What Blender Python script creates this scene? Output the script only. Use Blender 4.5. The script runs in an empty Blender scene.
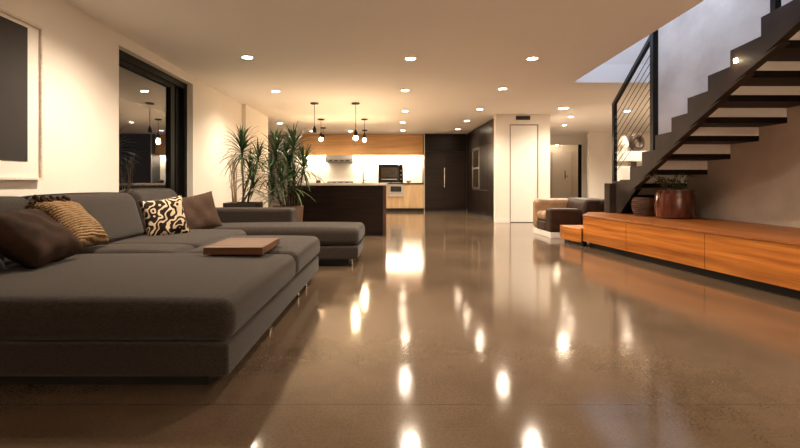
import bpy, bmesh, math, random
from mathutils import Vector, Matrix
random.seed(7)
sc = bpy.context.scene
COL = sc.collection
PI = math.pi

# ------------------------------------------------------------------ materials
def nodes_of(name):
    m = bpy.data.materials.new(name); m.use_nodes = True
    nt = m.node_tree; b = nt.nodes['Principled BSDF']
    return m, nt, b

def mat(name, col, rough=0.5, metal=0.0, col2=None, scale=(8, 8, 8), detail=4, bump=0.0, bscale=None, spec=0.5,
        lo=0.35, hi=0.65, coat=0.0, rvar=0.0, sheen=0.0):
    """Principled surface with a noise-mixed colour, optional bump."""
    m, nt, b = nodes_of(name)
    N, L = nt.nodes, nt.links
    b.inputs['Roughness'].default_value = rough
    b.inputs['Metallic'].default_value = metal
    b.inputs['Specular IOR Level'].default_value = spec
    b.inputs['Coat Weight'].default_value = coat
    b.inputs['Sheen Weight'].default_value = sheen
    tc = N.new('ShaderNodeTexCoord')
    mp = N.new('ShaderNodeMapping'); mp.inputs['Scale'].default_value = scale
    L.new(tc.outputs['Object'], mp.inputs['Vector'])
    nz = N.new('ShaderNodeTexNoise'); nz.inputs['Scale'].default_value = 1.0; nz.inputs['Detail'].default_value = detail
    L.new(mp.outputs['Vector'], nz.inputs['Vector'])
    cr = N.new('ShaderNodeValToRGB')
    cr.color_ramp.elements[0].position = lo; cr.color_ramp.elements[1].position = hi
    c2 = col2 if col2 else tuple(c * 0.85 for c in col)
    cr.color_ramp.elements[0].color = (*c2, 1); cr.color_ramp.elements[1].color = (*col, 1)
    L.new(nz.outputs['Fac'], cr.inputs['Fac'])
    L.new(cr.outputs['Color'], b.inputs['Base Color'])
    if rvar:
        mr = N.new('ShaderNodeMapRange'); mr.inputs['To Min'].default_value = rough - rvar; mr.inputs['To Max'].default_value = rough + rvar
        mr.inputs['From Min'].default_value = 0.3; mr.inputs['From Max'].default_value = 0.7
        L.new(nz.outputs['Fac'], mr.inputs['Value']); L.new(mr.outputs['Result'], b.inputs['Roughness'])
    if bump:
        n2 = N.new('ShaderNodeTexNoise'); n2.inputs['Scale'].default_value = 1.0; n2.inputs['Detail'].default_value = 3
        m2 = N.new('ShaderNodeMapping'); m2.inputs['Scale'].default_value = bscale or scale
        L.new(tc.outputs['Object'], m2.inputs['Vector']); L.new(m2.outputs['Vector'], n2.inputs['Vector'])
        bp = N.new('ShaderNodeBump'); bp.inputs['Strength'].default_value = bump; bp.inputs['Distance'].default_value = 0.01
        L.new(n2.outputs['Fac'], bp.inputs['Height']); L.new(bp.outputs['Normal'], b.inputs['Normal'])
    return m

def emis(name, col, s):
    m, nt, b = nodes_of(name)
    b.inputs['Base Color'].default_value = (0.8, 0.8, 0.8, 1)
    b.inputs['Emission Color'].default_value = (*col, 1)
    b.inputs['Emission Strength'].default_value = s
    return m

def wood(name, dark, light, grain=(3, 0.5, 22), rough=0.35, plank=None, axis='Z', coat=0.0, spec=0.5):
    """Long-grained timber; plank = board width along axis."""
    m = mat(name, light, rough, 0, dark, grain, 6, 0.06, grain, lo=0.3, hi=0.7, coat=coat, spec=spec)
    if plank:
        nt = m.node_tree; N, L = nt.nodes, nt.links
        b = N['Principled BSDF']
        tc = [n for n in N if n.type == 'TEX_COORD'][0]
        sp = N.new('ShaderNodeSeparateXYZ'); L.new(tc.outputs['Object'], sp.inputs[0])
        dv = N.new('ShaderNodeMath'); dv.operation = 'DIVIDE'; dv.inputs[1].default_value = plank
        L.new(sp.outputs[axis], dv.inputs[0])
        fl = N.new('ShaderNodeMath'); fl.operation = 'FLOOR'; L.new(dv.outputs[0], fl.inputs[0])
        wn = N.new('ShaderNodeTexWhiteNoise'); wn.noise_dimensions = '1D'; L.new(fl.outputs[0], wn.inputs['W'])
        mr = N.new('ShaderNodeMapRange'); mr.inputs['To Min'].default_value = 0.78; mr.inputs['To Max'].default_value = 1.12
        L.new(wn.outputs['Value'], mr.inputs['Value'])
        mx = N.new('ShaderNodeMix'); mx.data_type = 'RGBA'; mx.blend_type = 'MULTIPLY'; mx.inputs['Factor'].default_value = 1
        cr = [n for n in N if n.type == 'VALTORGB'][0]
        L.new(cr.outputs['Color'], mx.inputs[6]); L.new(mr.outputs['Result'], mx.inputs[7])
        L.new(mx.outputs[2], b.inputs['Base Color'])
    return m

M = {}
M['wall'] = mat('cream_plaster', (0.80, 0.75, 0.68), 0.85, col2=(0.77, 0.72, 0.65), scale=(1.5,)*3, bump=0.03, bscale=(60,)*3, spec=0.2)
M['ceil'] = mat('ceiling_paint', (0.87, 0.83, 0.78), 0.9, col2=(0.85, 0.81, 0.76), scale=(0.8,)*3, spec=0.2)
M['stairwall'] = mat('rough_concrete_plaster', (0.58, 0.50, 0.43), 0.8, col2=(0.36, 0.30, 0.25), scale=(1.1, 1.1, 1.4), detail=8, bump=0.25, bscale=(14,)*3, spec=0.25, lo=0.3, hi=0.68)
M['recess'] = mat('shaded_grey_plaster', (0.30, 0.26, 0.25), 0.85, scale=(2,)*3, spec=0.2)  # grey kept dark in its colour to hold the recess in shade
M['whitepaint'] = mat('white_satin_paint', (0.82, 0.79, 0.75), 0.45, col2=(0.80, 0.77, 0.73), scale=(3,)*3)
M['riser'] = mat('white_riser_paint', (0.86, 0.83, 0.80), 0.5, col2=(0.84, 0.81, 0.78), scale=(3,)*3)
M['fabric'] = mat('charcoal_brown_upholstery', (0.040, 0.0300, 0.0238), 0.95, col2=(0.021, 0.0157, 0.0128), scale=(60, 60, 140), detail=6, bump=0.35, bscale=(350,)*3, spec=0.15, sheen=0.15)
M['piping'] = mat('dark_piping', (0.05, 0.042, 0.038), 0.95, scale=(40,)*3, spec=0.1)
M['plinth'] = mat('black_plinth', (0.012, 0.011, 0.011), 0.6, scale=(10,)*3)
M['black'] = mat('black_metal', (0.018, 0.017, 0.017), 0.4, 0.6, scale=(10,)*3)
M['blackframe'] = mat('black_aluminium', (0.007, 0.0065, 0.006), 0.6, 0.0, spec=0.12, scale=(10,)*3)
M['chrome'] = mat('brushed_chrome', (0.75, 0.72, 0.68), 0.22, 1.0, scale=(4, 4, 60))
M['hoodsteel'] = mat('hood_steel', (0.20, 0.185, 0.165), 0.45, 0.3, scale=(2, 2, 60))
M['steel'] = mat('brushed_steel', (0.55, 0.52, 0.48), 0.32, 1.0, scale=(2, 2, 80))
M['teak'] = wood('teak_boards', (0.29, 0.080, 0.012), (0.56, 0.200, 0.032), (5, 1.1, 26), 0.32, 0.105, 'Z')
M['teaktop'] = wood('teak_top_boards', (0.22, 0.064, 0.014), (0.42, 0.145, 0.034), (22, 0.8, 5), 0.36, 0.14, 'X', spec=0.3)
M['tray'] = wood('walnut_tray', (0.065, 0.026, 0.012), (0.15, 0.065, 0.030), (1.5, 16, 16), 0.45, spec=0.3)
M['oakup'] = wood('honey_oak_veneer', (0.52, 0.27, 0.09), (0.70, 0.40, 0.155), (0.8, 6, 16), 0.38)
M['oaklow'] = wood('pale_oak_veneer', (0.50, 0.33, 0.17), (0.66, 0.46, 0.26), (10, 6, 1.2), 0.45)
M['darkcab'] = wood('black_brown_veneer', (0.009, 0.006, 0.005), (0.020, 0.012, 0.009), (1.5, 1.5, 22), 0.3, spec=0.2)
M['islandside'] = wood('walnut_end_panel', (0.045, 0.022, 0.014), (0.085, 0.042, 0.026), (8, 8, 1.5), 0.35)
M['stone'] = mat('pale_stone_top', (0.72, 0.64, 0.54), 0.3, scale=(6,)*3, detail=6)
M['darkstone'] = mat('black_stone_top', (0.02, 0.018, 0.017), 0.25, scale=(14,)*3)
M['splash'] = mat('white_splashback', (0.86, 0.82, 0.75), 0.3, col2=(0.84, 0.80, 0.73), scale=(3,)*3)
M['tread'] = wood('wenge_tread', (0.007, 0.0045, 0.0035), (0.015, 0.009, 0.007), (1.5, 14, 14), 0.55, spec=0.15)
M['stringer'] = mat('bronze_brown_steel', (0.040, 0.026, 0.019), 0.6, 0.0, (0.024, 0.016, 0.012), (3, 3, 3), 6, 0.05, (40,)*3, 0.2)
M['glassblack'] = mat('oven_glass', (0.012, 0.011, 0.010), 0.06, scale=(3,)*3)
M['art'] = mat('dark_umber_paint', (0.034, 0.028, 0.025), 0.85, col2=(0.027, 0.022, 0.020), scale=(2,)*3, detail=5)
M['mat_board'] = mat('white_mount_board', (0.80, 0.75, 0.69), 0.8, scale=(30,)*3, col2=(0.78, 0.73, 0.67))
M['frame'] = mat('pale_frame_wood', (0.74, 0.66, 0.57), 0.5, scale=(4, 40, 40))
M['pillow_brown'] = mat('brown_velvet', (0.048, 0.028, 0.019), 0.9, col2=(0.028, 0.017, 0.012), scale=(9,)*3, bump=0.2, bscale=(200,)*3, spec=0.1)
M['pillow_cocoa'] = mat('cocoa_linen', (0.075, 0.046, 0.032), 0.92, col2=(0.052, 0.031, 0.022), scale=(80,)*3, bump=0.3, bscale=(260,)*3, spec=0.15)
M['pillow_navy'] = mat('ink_cloth', (0.020, 0.022, 0.028), 0.9, scale=(60,)*3, bump=0.2, bscale=(250,)*3, spec=0.15)
M['fringe'] = mat('dark_curly_fringe', (0.060, 0.034, 0.018), 0.95, col2=(0.02, 0.012, 0.008), scale=(90,)*3, spec=0.1)
M['tan'] = mat('tan_cloth', (0.30, 0.20, 0.12), 0.9, scale=(80,)*3, spec=0.15)
M['leather'] = mat('brown_leather', (0.045, 0.022, 0.013), 0.45, spec=0.25, col2=(0.028, 0.014, 0.009), scale=(7,)*3, detail=6, bump=0.1, bscale=(70,)*3)
M['leatherlit'] = mat('lit_tan_leather', (0.34, 0.21, 0.115), 0.42, col2=(0.25, 0.145, 0.075), scale=(7,)*3, detail=6, bump=0.1, bscale=(70,)*3)  # the armchair's brown leather, lightened in colour where light falls on it
M['leaf'] = mat('strap_leaf_green', (0.060, 0.115, 0.035), 0.4, col2=(0.025, 0.055, 0.018), scale=(5,)*3)
M['leafy'] = mat('small_leaf_green', (0.15, 0.19, 0.085), 0.5, col2=(0.06, 0.085, 0.04), scale=(20,)*3)
M['leafpale'] = mat('pale_leaf', (0.42, 0.42, 0.34), 0.5, col2=(0.28, 0.28, 0.22), scale=(20,)*3)
M['stem'] = mat('woody_stem', (0.11, 0.070, 0.040), 0.85, col2=(0.05, 0.032, 0.02), scale=(8, 8, 40), detail=5, bump=0.3, bscale=(10, 10, 70))
M['reed'] = mat('dry_reed', (0.42, 0.28, 0.16), 0.8, scale=(10, 10, 3))
M['soil'] = mat('dark_soil', (0.03, 0.02, 0.014), 0.95, scale=(40,)*3, bump=0.5, bscale=(60,)*3)
M['planter'] = mat('dark_planter', (0.024, 0.018, 0.014), 0.5, scale=(6,)*3)
M['terracotta'] = mat('warm_clay', (0.13, 0.070, 0.042), 0.7, scale=(6,)*3)
M['basket'] = mat('ribbed_brown_clay', (0.085, 0.040, 0.022), 0.6, spec=0.3, col2=(0.045, 0.021, 0.012), scale=(4, 4, 30), bump=0.3, bscale=(3, 3, 60))
M['glaze'] = mat('oxblood_glaze', (0.120, 0.026, 0.012), 0.18, col2=(0.050, 0.014, 0.008), scale=(22, 22, 5), detail=5, bump=0.15, bscale=(24, 24, 6), coat=0.4)
M['ringdark'] = mat('dark_bronze_ring', (0.030, 0.016, 0.010), 0.5, 0.0, (0.016, 0.009, 0.006), (18,)*3)
M['ceramic'] = mat('cream_ceramic', (0.84, 0.77, 0.66), 0.4, scale=(5,)*3)
M['lens'] = emis('downlight_lens', (1.0, 0.80, 0.58), 36)
M['bulb'] = emis('warm_bulb_glass', (1.0, 0.66, 0.33), 26)
M['led'] = emis('led_strip', (1.0, 0.80, 0.56), 9)
M['steplens'] = emis('step_light_lens', (1.0, 0.72, 0.42), 4)

def glass_mat(name, tint=(1, 1, 1), rough=0.0, ior=1.5):
    m, nt, b = nodes_of(name)
    b.inputs['Base Color'].default_value = (*tint, 1); b.inputs['Roughness'].default_value = rough
    b.inputs['Transmission Weight'].default_value = 1.0; b.inputs['IOR'].default_value = ior
    return m
M['glass'] = glass_mat('window_glass', (0.9, 0.9, 0.9), 0.0, 1.75)
M['doorglass'] = glass_mat('bronze_tinted_glass', (0.88, 0.82, 0.74), 0.0, 1.5)

def zebra_mat():
    m, nt, b = nodes_of('zebra_print_cotton'); N, L = nt.nodes, nt.links
    tc = N.new('ShaderNodeTexCoord'); mp = N.new('ShaderNodeMapping')
    L.new(tc.outputs['Object'], mp.inputs['Vector'])
    mp.inputs['Rotation'].default_value = (0.4, 0.3, 0.7)
    w = N.new('ShaderNodeTexWave'); w.inputs['Scale'].default_value = 4.0; w.inputs['Distortion'].default_value = 13.0
    w.inputs['Detail'].default_value = 1.0; w.inputs['Detail Scale'].default_value = 2.6
    L.new(mp.outputs['Vector'], w.inputs['Vector'])
    cr = N.new('ShaderNodeValToRGB'); cr.color_ramp.interpolation = 'CONSTANT'
    cr.color_ramp.elements[0].color = (0.020, 0.012, 0.009, 1)
    cr.color_ramp.elements[1].position = 0.66; cr.color_ramp.elements[1].color = (0.60, 0.48, 0.33, 1)
    L.new(w.outputs['Fac'], cr.inputs['Fac']); L.new(cr.outputs['Color'], b.inputs['Base Color'])
    b.inputs['Roughness'].default_value = 0.85; b.inputs['Specular IOR Level'].default_value = 0.15
    return m
M['zebra'] = zebra_mat()

def knit_mat():
    m, nt, b = nodes_of('golden_cable_knit'); N, L = nt.nodes, nt.links
    tc = N.new('ShaderNodeTexCoord'); mp = N.new('ShaderNodeMapping'); mp.inputs['Rotation'].default_value = (0, 0, 0.1)
    L.new(tc.outputs['Object'], mp.inputs['Vector'])
    w = N.new('ShaderNodeTexWave'); w.inputs['Scale'].default_value = 15; w.inputs['Distortion'].default_value = 3.0
    w.inputs['Detail'].default_value = 2; w.inputs['Detail Scale'].default_value = 5
    w.bands_direction = 'Y'
    L.new(mp.outputs['Vector'], w.inputs['Vector'])
    cr = N.new('ShaderNodeValToRGB')
    cr.color_ramp.elements[0].color = (0.13, 0.075, 0.034, 1); cr.color_ramp.elements[1].color = (0.34, 0.215, 0.105, 1)
    cr.color_ramp.elements[0].position = 0.05; cr.color_ramp.elements[1].position = 0.5
    L.new(w.outputs['Fac'], cr.inputs['Fac']); L.new(cr.outputs['Color'], b.inputs['Base Color'])
    bp = N.new('ShaderNodeBump'); bp.inputs['Strength'].default_value = 0.8; bp.inputs['Distance'].default_value = 0.02
    L.new(w.outputs['Fac'], bp.inputs['Height']); L.new(bp.outputs['Normal'], b.inputs['Normal'])
    b.inputs['Roughness'].default_value = 0.9; b.inputs['Specular IOR Level'].default_value = 0.15
    return m
M['knit'] = knit_mat()

def floor_mat():
    m, nt, b = nodes_of('polished_concrete'); N, L = nt.nodes, nt.links
    tc = N.new('ShaderNodeTexCoord')
    n1 = N.new('ShaderNodeTexNoise'); n1.inputs['Scale'].default_value = 0.9; n1.inputs['Detail'].default_value = 8; n1.inputs['Roughness'].default_value = 0.62
    n2 = N.new('ShaderNodeTexNoise'); n2.inputs['Scale'].default_value = 90; n2.inputs['Detail'].default_value = 4
    L.new(tc.outputs['Object'], n1.inputs['Vector']); L.new(tc.outputs['Object'], n2.inputs['Vector'])
    cr = N.new('ShaderNodeValToRGB')
    cr.color_ramp.elements[0].position = 0.3; cr.color_ramp.elements[1].position = 0.72
    cr.color_ramp.elements[0].color = (0.080, 0.054, 0.034, 1); cr.color_ramp.elements[1].color = (0.150, 0.104, 0.068, 1)
    L.new(n1.outputs['Fac'], cr.inputs['Fac'])
    mr = N.new('ShaderNodeMapRange'); mr.inputs['From Min'].default_value = 0.3; mr.inputs['From Max'].default_value = 0.7
    mr.inputs['To Min'].default_value = 0.82; mr.inputs['To Max'].default_value = 1.12
    L.new(n2.outputs['Fac'], mr.inputs['Value'])
    mx = N.new('ShaderNodeMix'); mx.data_type = 'RGBA'; mx.blend_type = 'MULTIPLY'; mx.inputs['Factor'].default_value = 1
    L.new(cr.outputs['Color'], mx.inputs[6]); L.new(mr.outputs['Result'], mx.inputs[7])
    # saw-cut joints across the slab
    sp = N.new('ShaderNodeSeparateXYZ'); L.new(tc.outputs['Object'], sp.inputs[0])
    prev = mx.outputs[2]
    for axis, at in (('Y', 1.93), ('Y', 5.6), ('Y', 10.2)):
        su = N.new('ShaderNodeMath'); su.operation = 'SUBTRACT'; su.inputs[1].default_value = at; L.new(sp.outputs[axis], su.inputs[0])
        ab = N.new('ShaderNodeMath'); ab.operation = 'ABSOLUTE'; L.new(su.outputs[0], ab.inputs[0])
        lt = N.new('ShaderNodeMath'); lt.operation = 'LESS_THAN'; lt.inputs[1].default_value = 0.0035; L.new(ab.outputs[0], lt.inputs[0])
        ml = N.new('ShaderNodeMath'); ml.operation = 'MULTIPLY'; ml.inputs[1].default_value = 0.55; L.new(lt.outputs[0], ml.inputs[0])
        mm = N.new('ShaderNodeMix'); mm.data_type = 'RGBA'; mm.inputs[7].default_value = (0.05, 0.035, 0.025, 1)
        L.new(ml.outputs[0], mm.inputs['Factor']); L.new(prev, mm.inputs[6]); prev = mm.outputs[2]
    L.new(prev, b.inputs['Base Color'])
    r = N.new('ShaderNodeMapRange'); r.inputs['From Min'].default_value = 0.3; r.inputs['From Max'].default_value = 0.7
    r.inputs['To Min'].default_value = 0.07; r.inputs['To Max'].default_value = 0.12
    L.new(n1.outputs['Fac'], r.inputs['Value']); L.new(r.outputs['Result'], b.inputs['Roughness'])
    b.inputs['Specular IOR Level'].default_value = 0.62
    bp = N.new('ShaderNodeBump'); bp.inputs['Strength'].default_value = 0.05; bp.inputs['Distance'].default_value = 0.004
    L.new(n2.outputs['Fac'], bp.inputs['Height']); L.new(bp.outputs['Normal'], b.inputs['Normal'])
    return m
M['floor'] = floor_mat()

# ------------------------------------------------------------------ mesh helpers
class MB:
    def __init__(s): s.bm = bmesh.new()
    def box(s, x0, x1, y0, y1, z0, z1, bev=0.0, seg=2):
        g = bmesh.ops.create_cube(s.bm, size=1)
        vs = g['verts']
        bmesh.ops.scale(s.bm, vec=(abs(x1-x0), abs(y1-y0), abs(z1-z0)), verts=vs)
        bmesh.ops.translate(s.bm, vec=((x0+x1)/2, (y0+y1)/2, (z0+z1)/2), verts=vs)
        if bev:
            es = list({e for v in vs for e in v.link_edges})
            bmesh.ops.bevel(s.bm, geom=es, offset=bev, segments=seg, profile=0.5, affect='EDGES')
        return s
    def prism(s, poly, z0, z1, bev=0.0):
        """poly: plan outline (x, y); extruded in z."""
        lo = [s.bm.verts.new((x, y, z0)) for x, y in poly]
        hi = [s.bm.verts.new((x, y, z1)) for x, y in poly]
        fs = [s.bm.faces.new(lo[::-1]), s.bm.faces.new(hi)]
        n = len(poly)
        for i in range(n):
            fs.append(s.bm.faces.new((lo[i], lo[(i+1) % n], hi[(i+1) % n], hi[i])))
        if bev:
            es = list({e for f in fs for e in f.edges})
            bmesh.ops.bevel(s.bm, geom=es, offset=bev, segments=2, profile=0.5, affect='EDGES')
        bmesh.ops.recalc_face_normals(s.bm, faces=s.bm.faces)
        return s
    def loft(s, a, b):
        """two matching 3-D outlines joined into a solid."""
        A = [s.bm.verts.new(p) for p in a]; B = [s.bm.verts.new(p) for p in b]
        s.bm.faces.new(A[::-1]); s.bm.faces.new(B)
        n = len(A)
        for i in range(n): s.bm.faces.new((A[i], A[(i+1) % n], B[(i+1) % n], B[i]))
        bmesh.ops.recalc_face_normals(s.bm, faces=s.bm.faces)
        return s
    def tube(s, pts, r, n=8, r2=None):
        pts = [Vector(p) for p in pts]; rings = []
        for i, p in enumerate(pts):
            d = (pts[min(i+1, len(pts)-1)] - pts[max(i-1, 0)]).normalized()
            u = d.orthogonal().normalized() if i == 0 else (rings_u - d * rings_u.dot(d)).normalized()
            rings_u = u; v = d.cross(u)
            rr = r if r2 is None else r + (r2 - r) * i / max(1, len(pts)-1)
            rings.append([s.bm.verts.new(p + (u*math.cos(2*PI*k/n) + v*math.sin(2*PI*k/n))*rr) for k in range(n)])
        for a, b in zip(rings, rings[1:]):
            for k in range(n): s.bm.faces.new((a[k], a[(k+1) % n], b[(k+1) % n], b[k]))
        s.bm.faces.new(rings[0][::-1]); s.bm.faces.new(rings[-1])
        return s
    def bar(s, p, q, w, h):
        """rectangular bar from p to q; w across, h upright-ish."""
        p, q = Vector(p), Vector(q); d = (q-p).normalized()
        up = Vector((0, 0, 1)) if abs(d.z) < 0.95 else Vector((0, 1, 0))
        u = d.cross(up).normalized(); v = u.cross(d).normalized()
        a = [p + u*i*w/2 + v*j*h/2 for i, j in ((-1, -1), (1, -1), (1, 1), (-1, 1))]
        b = [q + u*i*w/2 + v*j*h/2 for i, j in ((-1, -1), (1, -1), (1, 1), (-1, 1))]
        return s.loft(a, b)
    def lathe(s, prof, cx=0, cy=0, n=32):
        rings = []
        for r, z in prof:
            rings.append([s.bm.verts.new((cx + r*math.cos(2*PI*k/n), cy + r*math.sin(2*PI*k/n), z)) for k in range(n)] if r > 1e-6
                         else [s.bm.verts.new((cx, cy, z))])
        for a, b in zip(rings, rings[1:]):
            for k in range(n):
                if len(a) == 1 and len(b) == 1: continue
                if len(a) == 1: s.bm.faces.new((a[0], b[(k+1) % n], b[k]))
                elif len(b) == 1: s.bm.faces.new((a[k], a[(k+1) % n], b[0]))
                else: s.bm.faces.new((a[k], a[(k+1) % n], b[(k+1) % n], b[k]))
        bmesh.ops.recalc_face_normals(s.bm, faces=s.bm.faces)
        return s
    def ball(s, c, r, sub=2, sq=(1, 1, 1)):
        g = bmesh.ops.create_icosphere(s.bm, subdivisions=sub, radius=r)
        bmesh.ops.scale(s.bm, vec=sq, verts=g['verts']); bmesh.ops.translate(s.bm, vec=c, verts=g['verts'])
        return s
    def rquad(s, quad, z0, z1, r=0.05, crown=0.0, nmid=10, k=4, puff=0.0):
        """soft box over a 4-corner plan (x,y); rounded edges, domed top."""
        (ax, ay), (bx, by), (cx, cy), (dx, dy) = quad
        W = math.hypot(bx-ax, by-ay); D = math.hypot(dx-ax, dy-ay); H = z1-z0
        hx, hy, hz = W/2, D/2, H/2
        r = min(r, hz*0.98)
        def samples(h):
            a = [-h + r*i/k for i in range(k)]
            mid = [-(h-r) + 2*(h-r)*i/nmid for i in range(nmid+1)]
            return a + mid + [-t for t in a[::-1]]
        X, Y, Z = samples(hx), samples(hy), samples(hz)
        def place(p):
            core = (max(hx-r, 0), max(hy-r, 0), max(hz-r, 0))
            c = Vector([max(-core[i], min(core[i], p[i])) for i in range(3)])
            d = Vector(p) - c
            q = c + (d.normalized()*r if d.length > 1e-9 else d)
            u, v = q.x/hx, q.y/hy
            f = (1-u*u)*(1-v*v)
            zz = q.z
            if q.z > 0: zz += crown*max(0, f)**0.5*(q.z/hz)
            if puff:
                q.x *= 1 + puff*(1-(q.z/hz)**2)*0.02
            u, v = (q.x/hx+1)/2, (q.y/hy+1)/2
            px = (ax*(1-u)+bx*u)*(1-v) + (dx*(1-u)+cx*u)*v
            py = (ay*(1-u)+by*u)*(1-v) + (dy*(1-u)+cy*u)*v
            return (px, py, (z0+z1)/2 + zz)
        def face(f, A, B):
            g = [[s.bm.verts.new(place(f(a, b))) for b in B] for a in A]
            for i in range(len(A)-1):
                for j in range(len(B)-1):
                    s.bm.faces.new((g[i][j], g[i+1][j], g[i+1][j+1], g[i][j+1]))
        face(lambda a, b: (a, b, hz), X, Y); face(lambda a, b: (a, b, -hz), X, Y)
        face(lambda a, b: (a, -hy, b), X, Z); face(lambda a, b: (a, hy, b), X, Z)
        face(lambda a, b: (-hx, a, b), Y, Z); face(lambda a, b: (hx, a, b), Y, Z)
        bmesh.ops.remove_doubles(s.bm, verts=s.bm.verts, dist=1e-5)
        bmesh.ops.recalc_face_normals(s.bm, faces=s.bm.faces)
        return s
    def pillow(s, w, h, t, n=18, pinch=0.08):
        """square throw pillow in local xy, thickness along z."""
        for sg in (1, -1):
            g = []
            for i in range(n+1):
                row = []
                for j in range(n+1):
                    u, v = 2*i/n-1, 2*j/n-1
                    x = u*w/2*(1 - pinch*(1-v*v)*0 - pinch*(1-abs(u))*0)
                    # concave sides: corners stand out
                    x = u*w/2*(1 - pinch*(1-v**2)); y = v*h/2*(1 - pinch*(1-u**2))
                    f = max(0, (1-u**4)*(1-v**4))**0.6
                    wr = 0.006*math.sin(9*u+4*v) * f + 0.005*math.sin(7*v-5*u+1) * f
                    row.append(s.bm.verts.new((x, y, sg*(t/2*f + 0.004) + wr)))
                g.append(row)
            for i in range(n):
                for j in range(n):
                    q = (g[i][j], g[i+1][j], g[i+1][j+1], g[i][j+1])
                    s.bm.faces.new(q if sg > 0 else q[::-1])
        bmesh.ops.remove_doubles(s.bm, verts=s.bm.verts, dist=0.0085)
        return s
    def build(s, name, material, parent=None, smooth=False, loc=None):
        me = bpy.data.meshes.new(name); s.bm.to_mesh(me); s.bm.free()
        me.materials.append(material)
        if smooth:
            for p in me.polygons: p.use_smooth = True
            me.update()
            if smooth != 'all': me.set_sharp_from_angle(angle=math.radians(40))
        o = bpy.data.objects.new(name, me); COL.objects.link(o)
        if loc: o.location = loc
        if parent:
            o.parent = parent
            if not loc and parent.type == 'EMPTY':   # the mesh is written in world coordinates
                o.matrix_parent_inverse = Matrix.Translation(-Vector(parent.location)) if parent.rotation_euler[:] == (0, 0, 0) else parent_world(parent).inverted()
        return o

def parent_world(o):
    m = Matrix.LocRotScale(o.location, o.rotation_euler, o.scale)
    return m if o.parent is None else parent_world(o.parent) @ m

def tag(o, label=None, cat=None, group=None, kind=None):
    if label: o['label'] = label
    if cat: o['category'] = cat
    if group: o['group'] = group
    if kind: o['kind'] = kind
    return o
def thing(name, label, cat, loc=(0, 0, 0), group=None):
    o = bpy.data.objects.new(name, None); COL.objects.link(o); o.location = loc
    o.empty_display_size = 0.1
    return tag(o, label, cat, group)
def struct(name, mb, m, **k):
    o = mb.build(name, m, **k); o['kind'] = 'structure'; return o
def copy_tree(o, parent=None):
    c = o.copy(); COL.objects.link(c)
    if parent: c.parent = parent
    for ch in list(o.children):
        copy_tree(ch, c)
    return c

WARM = (1.0, 0.82, 0.63)
def spot(name, loc, power, parent=None, angle=148, blend=1.0, radius=0.045, col=WARM):
    l = bpy.data.lights.new(name, 'SPOT'); l.energy = power; l.color = col
    l.spot_size = math.radians(angle); l.spot_blend = blend; l.shadow_soft_size = radius
    o = bpy.data.objects.new(name, l); COL.objects.link(o)
    if parent: o.parent = parent; o.location = Vector(loc) - Vector(parent.location)
    else: o.location = loc
    return o
def point(name, loc, power, radius=0.04, col=WARM, parent=None):
    l = bpy.data.lights.new(name, 'POINT'); l.energy = power; l.color = col; l.shadow_soft_size = radius
    o = bpy.data.objects.new(name, l); COL.objects.link(o)
    if parent: o.parent = parent; o.location = Vector(loc) - Vector(parent.location)
    else: o.location = loc
    return o
def area(name, loc, rot, sx, sy, power, col=WARM):
    l = bpy.data.lights.new(name, 'AREA'); l.shape = 'RECTANGLE'; l.size = sx; l.size_y = sy; l.energy = power; l.color = col
    o = bpy.data.objects.new(name, l); COL.objects.link(o); o.location = loc; o.rotation_euler = rot
    return o

# ------------------------------------------------------------------ camera
CAMZ, H = 0.95, 2.6
cd = bpy.data.cameras.new('camera'); cam = bpy.data.objects.new('camera', cd); COL.objects.link(cam)
cam.location = (0, 0, CAMZ); cam.rotation_euler = (PI/2, 0, 0)
cd.sensor_width = 36; cd.lens = 36*450/800; cd.shift_x = 22/800; cd.shift_y = -41/800; cd.clip_start = 0.05
sc.camera = cam

# ------------------------------------------------------------------ setting
LW = -2.85
struct('floor', MB().box(-5, 10.2, -5, 16.6, -0.12, 0), M['floor'])
c = MB()
c.prism([(-5, -5), (4.8, -5), (4.8, 1.4), (-5, 1.4)], H, H+0.3)
c.prism([(-5, 1.4), (2.75, 1.4), (3.2, 7.4), (-5, 7.4)], H, H+0.3)
c.prism([(-5, 7.4), (10.2, 7.4), (10.2, 16.6), (-5, 16.6)], H, H+0.3)
struct('ceiling', c, M['ceil'])
# left wall with the opening for the window
WY0, WY1, WZ0, WZ1 = 4.95, 6.93, 0.12, 2.47
w = MB()
w.box(LW-0.3, LW, -5, WY0, 0, H).box(LW-0.3, LW, WY1, 9.4, 0, H)
w.box(LW-0.3, LW, WY0, WY1, WZ1, H).box(LW-0.3, LW, WY0, WY1, 0, WZ0)
w.box(LW-0.3, LW+0.09, 9.4, 11.3, 0, H)
struct('wall_left', w, M['wall'])
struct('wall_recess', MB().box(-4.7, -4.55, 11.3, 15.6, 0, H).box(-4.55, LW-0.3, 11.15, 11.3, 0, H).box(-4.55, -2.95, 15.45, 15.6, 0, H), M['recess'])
struct('wall_back', MB().box(-4.7, 5.6, 15.6, 15.75, 0, H).box(5.6, 7.1, 15.6, 15.75, 2.34, H).box(7.1, 10.2, 15.6, 15.75, 0, H), M['wall'])
struct('wall_hall', MB().box(6.80, 10.0, 14.5, 14.62, 0, H), M['wall'])
struct('wall_vestibule', MB().box(5.4, 5.55, 15.75, 16.6, 0, H).box(7.45, 7.6, 15.75, 16.6, 0, H).box(5.55, 7.45, 16.5, 16.6, 0, H), M['wall'])
struct('wall_hall_side', MB().box(10.0, 10.2, 7.4, 15.6, 0, H), M['wall'])
struct('wall_hall_front', MB().box(4.8, 10.0, 7.2, 7.4, 0, H), M['wall'])
struct('wall_right', MB().box(4.5, 4.8, -5, 7.4, 0, 5.5), M['stairwall'])
struct('wall_rear', MB().box(-5, 4.8, -1.75, -1.6, 0, H), M['wall'])  # unseen; set close behind the camera to bounce light onto the risers
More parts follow.
